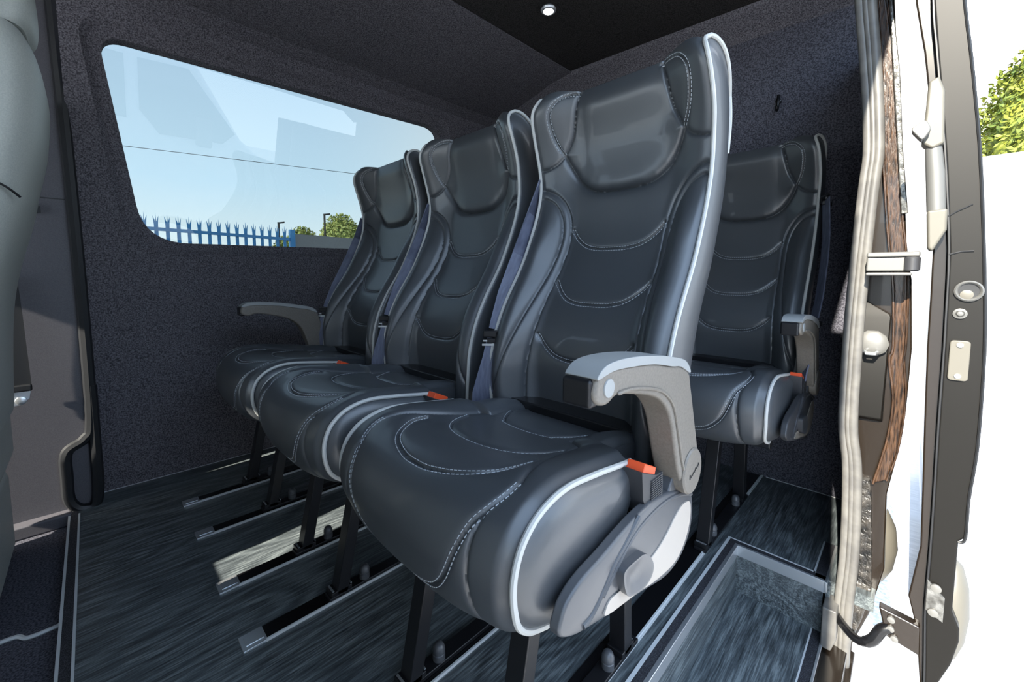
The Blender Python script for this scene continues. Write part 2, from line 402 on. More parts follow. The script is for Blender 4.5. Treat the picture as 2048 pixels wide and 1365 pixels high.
# curves on the backrest, (u, z)
head = [(0, .825), (.28, .828), (.43, .838), (.55, .857), (.64, .885), (.70, .911), (.60, .945), (.55, .985), (.52, 1.045)]
head_poly = head+[(-a, b) for a, b in head[::-1]][:-1]
wing = [(.50, 1.0245), (.62, 1.0265), (.74, 1.019), (.805, .997), (.80, .965), (.76, .935), (.70, .911)]
wing2 = [(.50, 1.05), (.66, 1.045), (.80, 1.034), (.86, 1.0), (.85, .96), (.80, .930), (.70, .911)]
cross = [(.70, .911), (.79, .895), (.90, .886), (1.0, .884)]
bol_o = [(1.0, .843), (.88, .838), (.76, .823), (.66, .798), (.60, .768), (.575, .73), (.58, .68), (.60, .60), (.63, .50), (.66, .41), (.67, .33)]
bol_i = [(1.0, .823), (.90, .820), (.79, .806), (.70, .778), (.655, .74), (.655, .69), (.70, .61), (.78, .53), (.88, .46), (.99, .42)]
arcs = [[(0, z0), (.18, z0+.001), (.34, z0+.008), (.47, z0+.024), (.56+.01*i, z0+.044)] for i, z0 in enumerate((.709, .603, .500))]
def dens(c, n=10): return np.array(spline(c, n))
def both(c): return [dens(c), dens(mirror2(c))]
G_soft = [dens([(-a, b) for a, b in h[::-1]][:-1]+h) for h in (head[:6],)]
back_curves = []  # (polyline, depth, width)
back_curves += [(G_soft[0], .006, .005)]
for c, dp, wd in ((head[5:], .004, .0032), (wing, .0025, .003), (cross, .003, .003), (bol_o, .0038, .0036), (bol_i, .0038, .0036)):
    for q in both(c): back_curves.append((q, dp, wd))
arc_l = [dens([(-a, b) for a, b in h[::-1]][:-1]+h) for h in arcs]
for q in arc_l: back_curves.append((q, .0035, .0042))
def seg_dist(X, Y, poly):
    best = np.full(X.shape, 9.)
    for (x0, y0), (x1, y1) in zip(poly[:-1], poly[1:]):
        dx, dy = x1-x0, y1-y0; L = dx*dx+dy*dy+1e-12
        t = np.clip(((X-x0)*dx+(Y-y0)*dy)/L, 0, 1); d = np.hypot(X-x0-t*dx, Y-y0-t*dy); best = np.minimum(best, d)
    return best
def inside(X, Y, poly):
    r = np.zeros(X.shape, bool); n = len(poly)
    for i in range(n):
        x0, y0 = poly[i]; x1, y1 = poly[(i+1) % n]
        c = ((y0 > Y) != (y1 > Y)) & (X < (x1-x0)*(Y-y0)/(y1-y0+1e-12)+x0); r ^= c
    return r
def grooves(U, Z, curves, ku, pillow=.0012):
    X = U*ku; out = np.zeros(U.shape); near = np.full(U.shape, 9.)
    for q, dp, wd in curves:
        d = seg_dist(X, Z, [(a*ku, b) for a, b in q]); out = np.maximum(out, dp*np.exp(-(d/wd)**1.5)+.0022*np.exp(-(d/.0017)**1.5)); near = np.minimum(near, d)
    return out-pillow*(1-np.exp(-near/.018))
def back_front(U, Z, detail=True):
    """forward surface of the backrest: U in -1..1, Z height -> x, y"""
    U = np.asarray(U, float); Z = np.asarray(Z, float); A = np.abs(U)
    lo = .044*(1-sstep(.50, .84, A))-.010*np.exp(-((A-.86)/.10)**2)
    lo = lo+.004*sstep(.93, 1.0, A)
    hi = .050*(1-sstep(.42, 1.0, A)*.98)+.003*sstep(.93, 1, A)
    mid = .026*(1-sstep(.55, .95, A))
    k1 = sstep(.70, .84, Z); k2 = sstep(.80, .98, Z)
    base = lo*(1-k1)+mid*k1; base = base*(1-k2)+hi*k2
    base = base+.012*sstep(.55, .42, Z)*(1-A**2)
    y = P_(Z)+base
    if detail:
        y = y+grooves(U, Z, back_curves, w)*(1-sstep(.94, 1.0, A))
        hp = [(a*w, b) for a, b in head_poly]; ins = inside(U*w, Z, hp); d = seg_dist(U*w, Z, hp+[hp[0]])
        y = y-ins*.010*(1-np.exp(-d/.014))*sstep(1.05, .99, Z)
    y = y+.015*sstep(.55, 1.0, A)*np.clip((Z-ztop(A)+.042)/.042, 0, 1)**2.5
    hw = w*(1-.06*np.clip((Z-.965)/.055, 0, 1)**2.5)*(1+.02*np.exp(-((Z-.93)/.05)**2))
    hw = hw*(1-.05*sstep(.47, .36, Z))
    return U*hw, y
ztop = lambda A: 1.030+.007*sstep(.4, .8, A)-.011*np.clip((A-.78)/.22, 0, 1)**2.2
def make_backrest(name='backrest'):
    nu, nv, ns = 230, 350, 10
    us = np.linspace(-1, 1, nu); vs = np.linspace(0, 1, nv); zb = .37
    U, Vv = np.meshgrid(us, vs); Z = zb+(ztop(np.abs(U))-zb)*Vv
    X, Y = back_front(U, Z)
    front = np.stack([X, Y, Z], -1)
    # back surface
    Zb = zb+(np.full(U.shape, .985)-.02*np.abs(U)**4-zb)*Vv
    hb, _ = back_front(U, Zb, False); Yb = P_(Zb)+T_(Zb)+.012*(1-U**4)
    back = np.stack([hb*.97, Yb, Zb], -1)
    sides = []
    for sgn, col in ((1, -1), (-1, 0)):
        F = front[:, col]; B = back[:, col]; t = (np.arange(1, ns+1)/(ns+1))[None, :, None]
        L = F[:, None]*(1-t)+B[:, None]*t
        L[..., 0] += sgn*.011*np.sin(np.pi*t[..., 0])
        # top row follows the closed tip shape
        L[..., 2] += (.020*np.sin(np.pi*t[..., 0]**.7))*(Vv[:, :1]**10)
        sides.append(L)
    loop = np.concatenate([front, sides[0], back[:, ::-1], sides[1][:, ::-1]], 1)
    n = loop.shape[1]; vsl = loop.reshape(-1, 3).tolist(); fs = []
    for i in range(nv-1):
        for k in range(n): fs.append((i*n+k, i*n+(k+1) % n, (i+1)*n+(k+1) % n, (i+1)*n+k))
    top = (nv-1)*n; bo0 = nu+ns
    # rounded top cap: one crowned middle row
    mid = []
    for k in range(nu):
        a = np.array(vsl[top+k]); b = np.array(vsl[top+bo0+nu-1-k])
        for t, h in ((.12, .006), (.4, .010), (.75, .008)):
            m_ = a*(1-t)+b*t; m_[2] += h*(1-abs(us[k])**6); mid.append(m_.tolist())
    mo = len(vsl); vsl += mid
    for k in range(nu-1):
        a0, a1 = top+k, top+k+1; b0, b1 = top+bo0+nu-1-k, top+bo0+nu-2-k
        c0 = [a0]+[mo+3*k+j for j in range(3)]+[b0]; c1 = [a1]+[mo+3*(k+1)+j for j in range(3)]+[b1]
        for j in range(4): fs.append((c0[j], c1[j], c1[j+1], c0[j+1]))
    fs.append(tuple([top+nu-1]+[top+nu+j for j in range(ns)]+[top+bo0]+[mo+3*(nu-1)+j for j in (2, 1, 0)]))
    fs.append(tuple([top+bo0+nu-1]+[top+bo0+nu+j for j in range(ns)]+[top]+[mo+j for j in (0, 1, 2)]))
    fs.append(tuple(range(n))[::-1])
    m = MB(); m.add(vsl, fs)
    rim = loop  # for piping
    edge = {}
    for sgn, col, sd in ((1, nu-1, sides[0]), (-1, 0, sides[1])):
        f = [front[i, col] for i in range(0, nv, 4)]+[front[nv-1, col]]
        t_ = [sd[nv-1, j] for j in range(ns)]
        b = [back[i, col] for i in range(nv-1, 0, -4) if back[i, col][2] > .865]
        edge[sgn] = [p+np.array([sgn*.0015, -.0015 if i < len(f) else 0, .001]) for i, p in enumerate(f+t_+b)]
    return m, edge
def stitches(surf, curves, offs=(-.0034, .0034), step=.0056, ln_=.0036, ku=w):
    """rows of short thread dashes on a surface. surf(u,v)->3 points array"""
    m = MB()
    for q in curves:
        q = np.array([(a*ku, b) for a, b in q]); d = np.r_[0, np.cumsum(np.hypot(*np.diff(q, axis=0).T))]
        L = d[-1]
        for off in offs:
            ts = np.arange(.002, L-.004, step)
            def at(t):
                x = np.interp(t, d, q[:, 0]); y = np.interp(t, d, q[:, 1])
                x2 = np.interp(t+.002, d, q[:, 0]); y2 = np.interp(t+.002, d, q[:, 1]); x1 = np.interp(t-.002, d, q[:, 0]); y1 = np.interp(t-.002, d, q[:, 1])
                nx, ny = -(y2-y1), (x2-x1); l = np.hypot(nx, ny)+1e-9
                return (x+nx/l*off)/ku, y+ny/l*off
            u0, v0 = at(ts); u1, v1 = at(ts+ln_)
            A, NA = surf(u0, v0); B, NB = surf(u1, v1)
            for a, b, nn in zip(A, B, NA):
                a = Vector(a); b = Vector(b); nn = Vector(nn)
                t = (b-a); 
                if t.length < 1e-6: continue
                t.normalize(); sd = t.cross(nn).normalized()*.00055; h = nn*.0007; lo_ = nn*-.0006
                m.add([a-sd+lo_, a+sd+lo_, b+sd+lo_, b-sd+lo_, a-sd*.6+h, a+sd*.6+h, b+sd*.6+h, b-sd*.6+h], [(3,2,1,0),(4,5,6,7),(0,1,5,4),(1,2,6,5),(2,3,7,6),(3,0,4,7)])
    return m
def back_surf(u, z):
    def P(u, z):
        x, y = back_front(u, z); return np.stack([x, y, z], -1)
    p = P(u, z); du = P(u+.02, z)-P(u-.02, z); dz = P(u, z+.003)-P(u, z-.003)
    n = np.cross(du, dz); n /= np.linalg.norm(n, axis=-1, keepdims=True)+1e-9
    n[n[:, 1] > 0] *= -1
    return p, n

# ---- cushion
cpath = [(.650, .385), (.590, .405), (.52, .424), (.45, .431), (.38, .441), (.325, .446), (.285, .438), (.258, .418), (.245, .390), (.244, .36), (.253, .332), (.272, .312), (.300, .300)]
cp = np.array(spline(cpath, 24)); cs_ = np.r_[0, np.cumsum(np.hypot(*np.diff(cp, axis=0).T))]; CL = cs_[-1]
s_off = float(np.interp(-.56, -cp[:, 0], cs_))   # measured curves start at y=.56
d_ = s_off-.032; s_side = float(np.interp(-.459, -cp[:200, 0], cs_[:200]))
def cpos(s): return np.interp(s, cs_, cp[:, 0]), np.interp(s, cs_, cp[:, 1])
def cnrm(s):
    y0, z0 = cpos(np.clip(s-.008, 0, CL)); y1, z1 = cpos(np.clip(s+.008, 0, CL)); ty, tz = y1-y0, z1-z0; l = np.hypot(ty, tz)+1e-9
    return tz/l*1.0, -ty/l   # outward (up / forward)
A1 = [(0, .300), (.16, .298), (.36, .287), (.50, .268), (.60, .238), (.625, .205)]
A2 = [(0, .212), (.2, .207), (.36, .194), (.49, .168), (.56, .130)]
A3 = [(0, .106), (.2, .102), (.38, .090), (.50, .068), (.57, .045)]
TU = [(.79, .262), (.785, .282), (.75, .300), (.69, .322), (.645, .345), (.58, .370), (.48, .390), (.36, .402), (.2, .408), (0, .410)]
CBO = [(.79, .262), (.74, .235), (.67, .195), (.615, .15), (.585, .10), (.60, .05), (.64, -.02)]
CV = [(.745, .302), (.725, .33), (.735, .37), (.76, .41), (.78, .44)]
def sh(c): return [(a, b+s_off) for a, b in c]
def full(c): c = sh(c); return dens([(-a, b) for a, b in c[::-1]][:-1]+c)
def fullr(c): c = sh(c)[::-1]; return dens([(-a, b) for a, b in c[::-1]][:-1]+c)
cush_curves = [(full(A1), .0035, .0045), (full(A2), .003, .0042), (full(A3), .0025, .004), (fullr(TU), .003, .0035)]
for q in both(sh(CBO)): cush_curves.append((q, .004, .0045))
for q in both(sh(CV)): cush_curves.append((q, .0025, .0035))
def cush_pt(U, Sg, detail=True):
    U = np.asarray(U, float); Sg = np.asarray(Sg, float); A = np.abs(U)
    y, z = cpos(Sg); ny, nz = cnrm(Sg)
    top = 1-sstep(.24+d_, .34+d_, Sg)
    h = -.010*top*(1-sstep(.48, .80, A))+.004*top*np.exp(-((A-.82)/.15)**2)
    fr = sstep(.28+d_, .40+d_, Sg)
    h = h+fr*.020*(1-A**2.5)
    h = h-.007*sstep(.90, 1.0, A)
    if detail: h = h-grooves(U, Sg, cush_curves, w, .0012)*(1-.5*sstep(.9, 1, A))
    fold = sstep(.459, .467, y)
    hw = w*(1-.20*fold)*(1+.0*A)
    hw = hw*(1-.03*sstep(.36, .30, z))
    return np.stack([U*hw, y+ny*h, z+nz*h], -1)
def cush_surf(u, s):
    p = cush_pt(u, s); du = cush_pt(u+.02, s)-cush_pt(u-.02, s); ds = cush_pt(u, s+.003)-cush_pt(u, s-.003)
    n = np.cross(du, ds); n /= np.linalg.norm(n, axis=-1, keepdims=True)+1e-9
    y, z = cpos(s); ny, nz = cnrm(s); f = (n[:, 1]*ny+n[:, 2]*nz) < 0; n[f] *= -1
    return p, n
def make_cushion():
    nu, nsg = 230, 290
    us = np.linspace(-1, 1, nu); ss_ = np.linspace(0, CL, nsg); U, Sg = np.meshgrid(us, ss_)
    F = cush_pt(U, Sg)
    # underside from front lip back to rear
    und = [(.645, .365), (.585, .372), (.50, .375), (.470, .372), (.457, .372), (.447, .350), (.435, .338), (.40, .320), (.335, .300)][::-1]
    rows = []
    for (y, z) in und:
        fold = float(sstep(.459, .467, y)); rows.append(np.stack([us*w*(1-.2*fold)*.985, np.full(nu, y), np.full(nu, z)-.010*(1-us**2)], -1))
    G = np.concatenate([F, np.array(rows)], 0); R = G.shape[0]
    vs = G.reshape(-1, 3).tolist(); fs = []
    for i in range(R):
        j = (i+1) % R
        for k in range(nu-1): fs.append((i*nu+k, i*nu+k+1, j*nu+k+1, j*nu+k))
    for sgn, col in ((1, nu-1), (-1, 0)):
        E_ = G[:, col]; A_ = [i for i in range(R) if E_[i][1] <= .4600]
        i0, i1 = A_[0], A_[-1]; ids = list(range(i0, i1+1)); pts_ = [E_[i] for i in ids]
        # closing line at the rear of the side panel, slightly bowed
        pa, pb_ = E_[i1], E_[i0]; extra = []
        for t in (.2, .4, .6, .8):
            q = pa*(1-t)+pb_*t; q[1] += .012*math.sin(math.pi*t); extra.append(q)
        base = len(vs); vs += [q.tolist() for q in extra]
        prev = [i*nu+col for i in ids]+[base+k for k in range(4)]; ring0 = pts_+extra; N = len(prev)
        c = np.mean(ring0[::6], 0); c = np.array([sgn*w, .350, .372])
        for t, b in ((.03, .003), (.09, .008), (.22, .0125), (.5, .0145)):
            base2 = len(vs)
            for p in ring0:
                q = p*(1-t)+c*t; q[0] = p[0]*(1-min(1, t*4))+c[0]*min(1, t*4)+sgn*b; vs.append(q.tolist())
            cur = [base2+k for k in range(N)]
            for k in range(N): fs.append((prev[k], prev[(k+1) % N], cur[(k+1) % N], cur[k]))
            prev = cur
        vs.append((c+np.array([sgn*.0148, 0, 0])).tolist()); cc = len(vs)-1
        for k in range(N): fs.append((prev[k], prev[(k+1) % N], cc))
        # wall behind the panel and the narrower rear end
        fs.append(tuple([i1*nu+col]+[base+k for k in range(4)]+[i0*nu+col, (i0-1)*nu+col, ((i1+1) % R)*nu+col]))
        fs.append(tuple([k*nu+col for k in list(range(i1+1, R))+list(range(0, i0))]))
    m = MB(); m.add(vs, fs); edges = {}
    for sgn in (1, -1):
        pts = []
        for s in np.linspace(s_side, CL, 70):
            p = cush_pt(np.array([sgn*1.0]), np.array([s]))[0]; ny, nz = cnrm(np.array([s])); pts.append(p+np.array([sgn*.002, ny[0]*.0015, nz[0]*.0015]))
        pts.append(pts[-1]+np.array([0, .012, -.001])); edges[sgn] = pts
    return m, edges

# ---- outlines measured on the side of the seat (y, z)
plate = [(.263, .338), (.266, .352), (.276, .364), (.300, .373), (.340, .378), (.380, .384), (.425, .388), (.470, .386), (.530, .372), (.572, .352), (.585, .338), (.586, .305), (.570, .282), (.540, .268), (.495, .268), (.420, .288), (.350, .305), (.310, .316), (.283, .325)]
inset = [(.343, .312), (.339, .320), (.350, .326), (.375, .3225), (.42, .3215), (.455, .3235), (.485, .331), (.515, .344), (.540, .3495), (.566, .342), (.568, .315), (.550, .291), (.517, .279), (.462, .285), (.408, .298)]
lever = [(.361, .348), (.366, .353), (.385, .3525), (.408, .349), (.424, .338), (.434, .322), (.428, .311), (.410, .308), (.388, .313), (.372, .320), (.364, .333)]
arm_body = [(.314, .555), (.313, .546), (.318, .539), (.328, .535), (.338, .535), (.348, .539), (.360, .5395), (.384, .5345), (.415, .527), (.440, .519), (.460, .508), (.478, .490), (.490, .465), (.500, .435), (.512, .405), (.530, .380), (.560, .375), (.580, .395), (.574, .420), (.562, .455), (.550, .490), (.541, .515), (.533, .533), (.505, .545), (.479, .5495), (.431, .5595), (.383, .565), (.345, .567), (.320, .564)]
arm_cap = [(.3155, .562), (.345, .566), (.383, .564), (.431, .559), (.479, .549), (.505, .5445), (.534, .532), (.532, .540), (.515, .552), (.480, .5605), (.448, .5665), (.394, .5735), (.350, .5755), (.326, .572)]
fix = lambda L: [(a+.012*(.586-a)/.323, b-.004*(.586-a)/.323) for a, b in L]
plate, inset, lever = fix(plate), fix(inset), fix(lever)
def dome_prism(m, poly, xo, xi, bulge, rings=((0, 0), (.10, .6), (.3, .9), (.6, 1.0))):
    """extruded outline whose outer face (xo) swells by bulge"""
    n = len(poly); c = np.mean(poly, 0); vs = [(xi, a, b) for a, b in poly]; fs = [tuple(range(n))]
    prev = list(range(n)); 
    vs += [(xo, a, b) for a, b in poly]; cur = list(range(n, 2*n)); fs += [(prev[i], prev[(i+1) % n], cur[(i+1) % n], cur[i]) for i in range(n)]; prev = cur
    for t, h in rings[1:]:
        o = len(vs); vs += [(xo+bulge*h, a+(c[0]-a)*t, b+(c[1]-b)*t) for a, b in poly]; cur = list(range(o, o+n))
        fs += [(prev[i], prev[(i+1) % n], cur[(i+1) % n], cur[i]) for i in range(n)]; prev = cur
    fs.append(tuple(prev)); return m.add(vs, fs)

print('building seat meshes')
BM_, BE = make_backrest(); CM_, CE = make_cushion()
st_back = [stitches(back_surf, [np.array(c)]) for c in list(arc_l)+both(wing)]
st_cush = [stitches(cush_surf, [np.array(cush_curves[k][0])]) for k in (0, 3)]+[stitches(cush_surf, [np.array(cush_curves[k][0])], offs=(.0034,)) for k in (1, 2)]

def belt_parts(root, side=-1, slack=0.0):
    """webbing from the shoulder guide down to the hip on the given side, tongue on it"""
    x = side
    if x < 0: g0 = (-.180, .722, .868)
    else: g0 = (.197, .700, .862)
    gd = MB(); gd.lathe([(.004, -.006), (.009, -.002), (.009, .006), (.004, .010)], g0, 2, 12)
    gd.box(g0[0]-.008, g0[0]+.008, g0[1]-.004, g0[1]+.05, g0[2]-.016, g0[2]-.006); gd.tube([(g0[0]-.010, g0[1]-.004, g0[2]-.012), (g0[0]-.008, g0[1]-.014, g0[2]+.002), (g0[0]+.008, g0[1]-.008, g0[2]+.010)], .0035, 8)
    gd.build('belt_guide', BLACKM, root, bevel=.002)
    b = MB()
    if x < 0:
        up = [(-.184, .712, .862), (-.192, .694, .79), (-.190, .652, .70), (-.184, .606, .62), (-.176, .578, .565), (-.174, .571, .548)]
        ud = [(-.5, .85, 0), (-.1, 1, 0), (.3, .95, 0), (.62, .78, 0), (.75, .66, 0), (.75, .66, 0)]
        lowp = [(-.174, .566, .530), (-.175, .554, .49), (-.180, .544, .455), (-.188, .538, .42), (-.192, .54, .385)]; ld = (.75, .66, 0)
        tg = (-.174, .566)
    else:
        up = [(.198, .695, .858), (.206, .672, .76), (.208, .650, .70), (.207, .610, .60), (.204, .570, .545)]
        ud = [(.45, -.9, 0)]*5
        lowp = [(.203, .545, .50), (.201, .520, .455), (.198, .500, .42), (.196, .485, .38)]; ld = (.45, -.9, 0); tg = (.203, .548)
    b.ribbon(up, ud, .040); bl_ = b.build('seat_belt', WEB, root, sharp=25)
    b = MB(); b.ribbon(lowp, ld, .040); b.build('lap_belt', WEB, root, sharp=25)
    t = MB(); d = Vector((.75, .66, 0)).normalized()
    c0 = Vector((tg[0], tg[1]-.004, .541)); t.bar(c0-d*.024, c0+d*.024, .010, .013); t.bar(c0-d*.017+Vector((0, 0, -.014)), c0+d*.017+Vector((0, 0, -.014)), .007, .010); t.bar(c0+Vector((0, 0, -.02)), c0+Vector((0, 0, .004)), .03, .006)
    to = t.build('belt_tongue', BLACKM, bl_, bevel=.002)
    t2 = MB(); c1 = c0+Vector((-.004, -.006, -.022)); t2.bar(c1-d*.020, c1+d*.004, .003, .004); t2.bar(c1-d*.018+Vector((0, 0, .008)), c1+d*.008+Vector((0, 0, .008)), .002, .003)
    t2.build('tongue_plate', ALU, bl_)
def buckle_parts(root, x=.194):
    b = MB(); poly = [(.436, .428), (.474, .412), (.492, .410), (.494, .372), (.480, .360), (.458, .366), (.440, .392)]
    b.prism(poly, 0, x-.017, x+.013)
    for k in range(13): b.box(x+.012, x+.0150, .458, .488, .3745+k*.0028, .376+k*.0028)
    bo = b.build('belt_buckle', PLASTIC, root, bevel=.0015)
    o = MB(); o.prism([(.443, .4240), (.474, .4095), (.478, .4195), (.449, .4335)], 0, x-.0125, x+.0105); tag(o.build('release_button', ORANGE, bo, bevel=.0012), 'orange release button')
def arm_parts(root, x0=.184, x1=.220, flip=1):
    xo, xi = flip*x1, flip*x0
    a = MB(); bp_ = spline(arm_body, 4, True); a.prism([tuple(p) for p in bp_], 0, xi, xo)
    arm = a.build('armrest', GREYPL, root, bevel=.0045, seg=4)
    r = MB(); r.tube(spline([(xo+flip*.0005, y, z) for y, z in ((.352, .5425), (.384, .541), (.432, .531), (.462, .519), (.486, .498), (.502, .462), (.515, .425), (.524, .405))], 8), [.0008]+[.0022]*55+[.0008], 8); r.build('rib', GREYPL, arm)
    c = MB(); cpn = spline(arm_cap, 4, True); c.prism([tuple(p) for p in cpn], 0, xi-flip*.0, xo+flip*.001)
    tag(c.build('armrest_pad', ARMTOP, arm, bevel=.004, seg=4), 'silver grey top pad')
    d = MB(); d.lathe([(.0092, 0), (.0088, .0012*flip), (.004, .0016*flip)], (xo, .336, .551), 0, 24); d.build('button', ARMTOP, arm)
    h = MB(); h.lathe([(.031, -.012*flip), (.031, .001*flip), (.029, .003*flip), (.010, .0035*flip)], (xo, .551, .395), 0, 40); hb = h.build('pivot_cap', GREYPL, arm)
    lg = MB()
    yy = .534
    for k, (dw, hh) in enumerate(((.0022, .006), (.0012, .0035), (.0028, .003), (.0012, .0035), (.0026, .003), (.0012, .0045), (.0024, .003), (.0028, .003), (.0014, .004))):
        yy += .0036; zz = .3925+.35*(yy-.551)
        lg.box(xo+flip*.0028, xo+flip*.0042, yy, yy+dw, zz, zz+hh)
    lg.build('lettering', TRIMD, arm, smooth=False)
    e_ = MB(); e_.box(min(xi, xo)-.001, max(xi, xo)-.004, .3105, .326, .5345, .5620); e_.build('end_cap', BLACKM, arm, bevel=.004)
def side_parts(root, flip=1, sidem=None, rear=False):
    p = MB(); pp = [tuple(q) for q in spline(plate, 5, True)]
    dome_prism(p, pp, flip*.2110, flip*.199, flip*.0025)
    # bracket rising to the armrest pivot
    p.prism([(.505, .372), (.585, .335), (.578, .372), (.560, .40), (.530, .40), (.512, .385)], 0, flip*.185, flip*.209)
    pl = p.build('side_cover', sidem or SIDEPL, root, bevel=.003, seg=3, sharp=50)
    r = MB(); r.tube(spline([(flip*.2118, y, z) for y, z in ((.420, .384), (.395, .370), (.365, .355), (.345, .338), (.325, .325), (.310, .322))], 8), .0035, 8)
    r.tube(spline([(flip*.2118, y, z) for y, z in ((.575, .350), (.53, .366), (.48, .374), (.43, .372), (.395, .362), (.365, .345), (.345, .332))], 8), .003, 8)
    r.build('moulded_rib', sidem or SIDEPL, pl)
    i_ = MB(); ip = [tuple(q) for q in spline(inset, 5, True)]; dome_prism(i_, ip, flip*.2146, flip*.209, flip*.0004)
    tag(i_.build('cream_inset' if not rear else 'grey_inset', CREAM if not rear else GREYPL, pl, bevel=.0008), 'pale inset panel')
    l_ = MB(); lp = [tuple(q) for q in spline(lever, 5, True)]; n = len(lp); c = np.mean(lp, 0)
    vs = [(flip*.211, a, b) for a, b in lp]+[(flip*.2225, a, b) for a, b in lp]+[(flip*.2225, a+(c[0]-a)*.14, b+(c[1]-b)*.14) for a, b in lp]+[(flip*.2185, a+(c[0]-a)*.55, b+(c[1]-b)*.55-.003) for a, b in lp]
    fs = [tuple(range(n))]+[(k*n+i, k*n+(i+1) % n, (k+1)*n+(i+1) % n, (k+1)*n+i) for k in range(3) for i in range(n)]+[tuple(range(3*n, 4*n))]
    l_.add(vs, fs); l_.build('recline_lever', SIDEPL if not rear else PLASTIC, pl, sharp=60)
def frame_parts(root, lx, beam=True):
    b = MB(); b.box(-.165, .165, .33, .56, .288, .316); b.box(-.12, .12, .50, .60, .31, .375); b.box(-.15, .15, .56, .64, .33, .42)
    b.tube([(-.17, .330, .292), (.175, .330, .292)], .012, 10)
    if abs(lx[0]) > .15: b.box(lx[0]-.012, 0, .37, .40, .275, .292); b.box(lx[0]-.012, 0, .575, .605, .275, .292)
    b.build('underframe', BLACKM, root, bevel=.003)
    for x in lx:
        l = MB(); l.bar((x, .325, .008), (x, .385, .295), .024, .030, (1, 0, 0)); l.build('leg', BLACKM, root, bevel=.002)
        l = MB(); l.bar((x, .612, .008), (x, .597, .335), .024, .030, (1, 0, 0)); l.build('leg', BLACKM, root, bevel=.002)
        f = MB(); f.box(x-.014, x+.014, .300, .650, .0, .008); f.box(x-.015, x+.015, .303, .345, .008, .018); f.box(x-.015, x+.015, .592, .632, .008, .018)
        f.build('floor_plate', BLACKM, root, bevel=.0015)
        for (y0, y1) in ((.306, .3095), (.343, .346), (.629, .6315)):
            t = MB(); t.box(x-.012, x+.012, y0, y1, .018, .0195); t.build('plate_edge', ALU, root)
        for yy in (.378, .565):
            c = MB(); c.lathe([(.0105, 0), (.0105, .010), (.0095, .011), (.0095, .014), (.0105, .015), (.0100, .020), (.0075, .026), (.003, .0285)], (x+.003, yy, .008), 2, 20)
            c.build('cap_nut', GREYPL if False else SIDEPL, root)
# shared prototype leather
proto = {}
def seat(name, label, xc, dy, lx, group, belt=-1, arm=0, buckle=True, zoff=0, rear=False):
    r = thing(name, label, 'seat', (xc, dy, .003), group)
    def part(key, mb, m, **k):
        if key in proto:
            o = proto[key].copy(); COL.objects.link(o); o.parent = r
        else:
            o = mb.build(key, m, r, **k); proto[key] = o
        return o
    part('backrest', BM_, LEATHER, sharp=75); part('cushion', CM_, LEATHER, sharp=75)
    b, c = [o for o in r.children if o.name.startswith('backrest')][0], [o for o in r.children if o.name.startswith('cushion')][0]
    def sub(key, mb, m, par, pk=0, **k):
        if (key, pk) in proto: o = proto[(key, pk)].copy(); COL.objects.link(o); o.parent = par
        else: o = mb.build(key, m, par, **k); proto[(key, pk)] = o
    for k_ in (1, -1):
        pb = MB(); pb.tube(BE[k_], .0035, 8); sub('backrest_piping', pb, PIPE, b, pk=k_)
        pb = MB(); pb.tube(CE[k_], .0035, 8); sub('cushion_piping', pb, PIPE, c, pk=k_)
    for i_, q_ in enumerate(st_back): sub('backrest_stitching', q_, STITCH, b, pk=10+i_, smooth=False)
    for i_, q_ in enumerate(st_cush): sub('cushion_stitching', q_, STITCH, c, pk=20+i_, smooth=False)
    frame_parts(r, lx)
    if belt: belt_parts(r, belt)
    if buckle: buckle_parts(r)
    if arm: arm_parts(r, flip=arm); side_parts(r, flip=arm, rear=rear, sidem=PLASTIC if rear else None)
    return r
GRP = 'black leather passenger seats with white piping'
seatN = seat('passenger_seat', 'nearest black leather seat, with the large beige-grey armrest in front', -.420, 0, (-.125, .089), GRP, belt=-1, arm=1)
seatM = seat('passenger_seat', 'middle black leather seat of the front row, without an armrest', -.845, 0, (-.166, .029), GRP, belt=-1, arm=0)
seatF = seat('passenger_seat', 'black leather seat next to the carpeted wall and window', -1.265, 0, (-.214, -.006), GRP, belt=-1, arm=-1)
seatR = seat('passenger_seat', 'black leather seat in the second row behind the nearest seat', -.375, .68, (-.17, .046), GRP, belt=1, arm=1, rear=True)

# =================================================================== FLOOR RAILS
def rail(x0, x1, label):
    r = thing('seat_rail', label, 'floor rail', (x0, 0, 0), 'black seat rails let into the floor')
    m = MB(); m.box(0, x1-x0, .185, YB-.01, 0, .0028); m.build('channel', BLACKG, r, smooth=False)
    m = MB(); m.box(x1-x0, x1-x0+.0032, .185, YB-.01, 0, .0055); m.build('edge_strip', EDGE, r, smooth=False)
    m = MB(); m.box(-.001, x1-x0+.003, .150, .188, 0, .004); m.box(.008, x1-x0-.006, .156, .184, .004, .0055); m.build('end_cap', ALU, r, bevel=.001)
for x0, x1, t in ((-1.490, -1.457, 'black floor rail nearest the carpeted wall, with a silver end cap'),
                  (-1.283, -1.248, 'black floor rail second from the carpeted wall, silver end cap'),
                  (-1.030, -.993, 'black floor rail under the left legs of the middle seat'),
                  (-.840, -.803, 'black floor rail under the right legs of the middle seat'),
                  (-.562, -.522, 'black floor rail under the left legs of the nearest seat'),
                  (-.365, -.324, 'black floor rail beside the step edge, under the right seat legs')):
    rail(x0, x1, t)

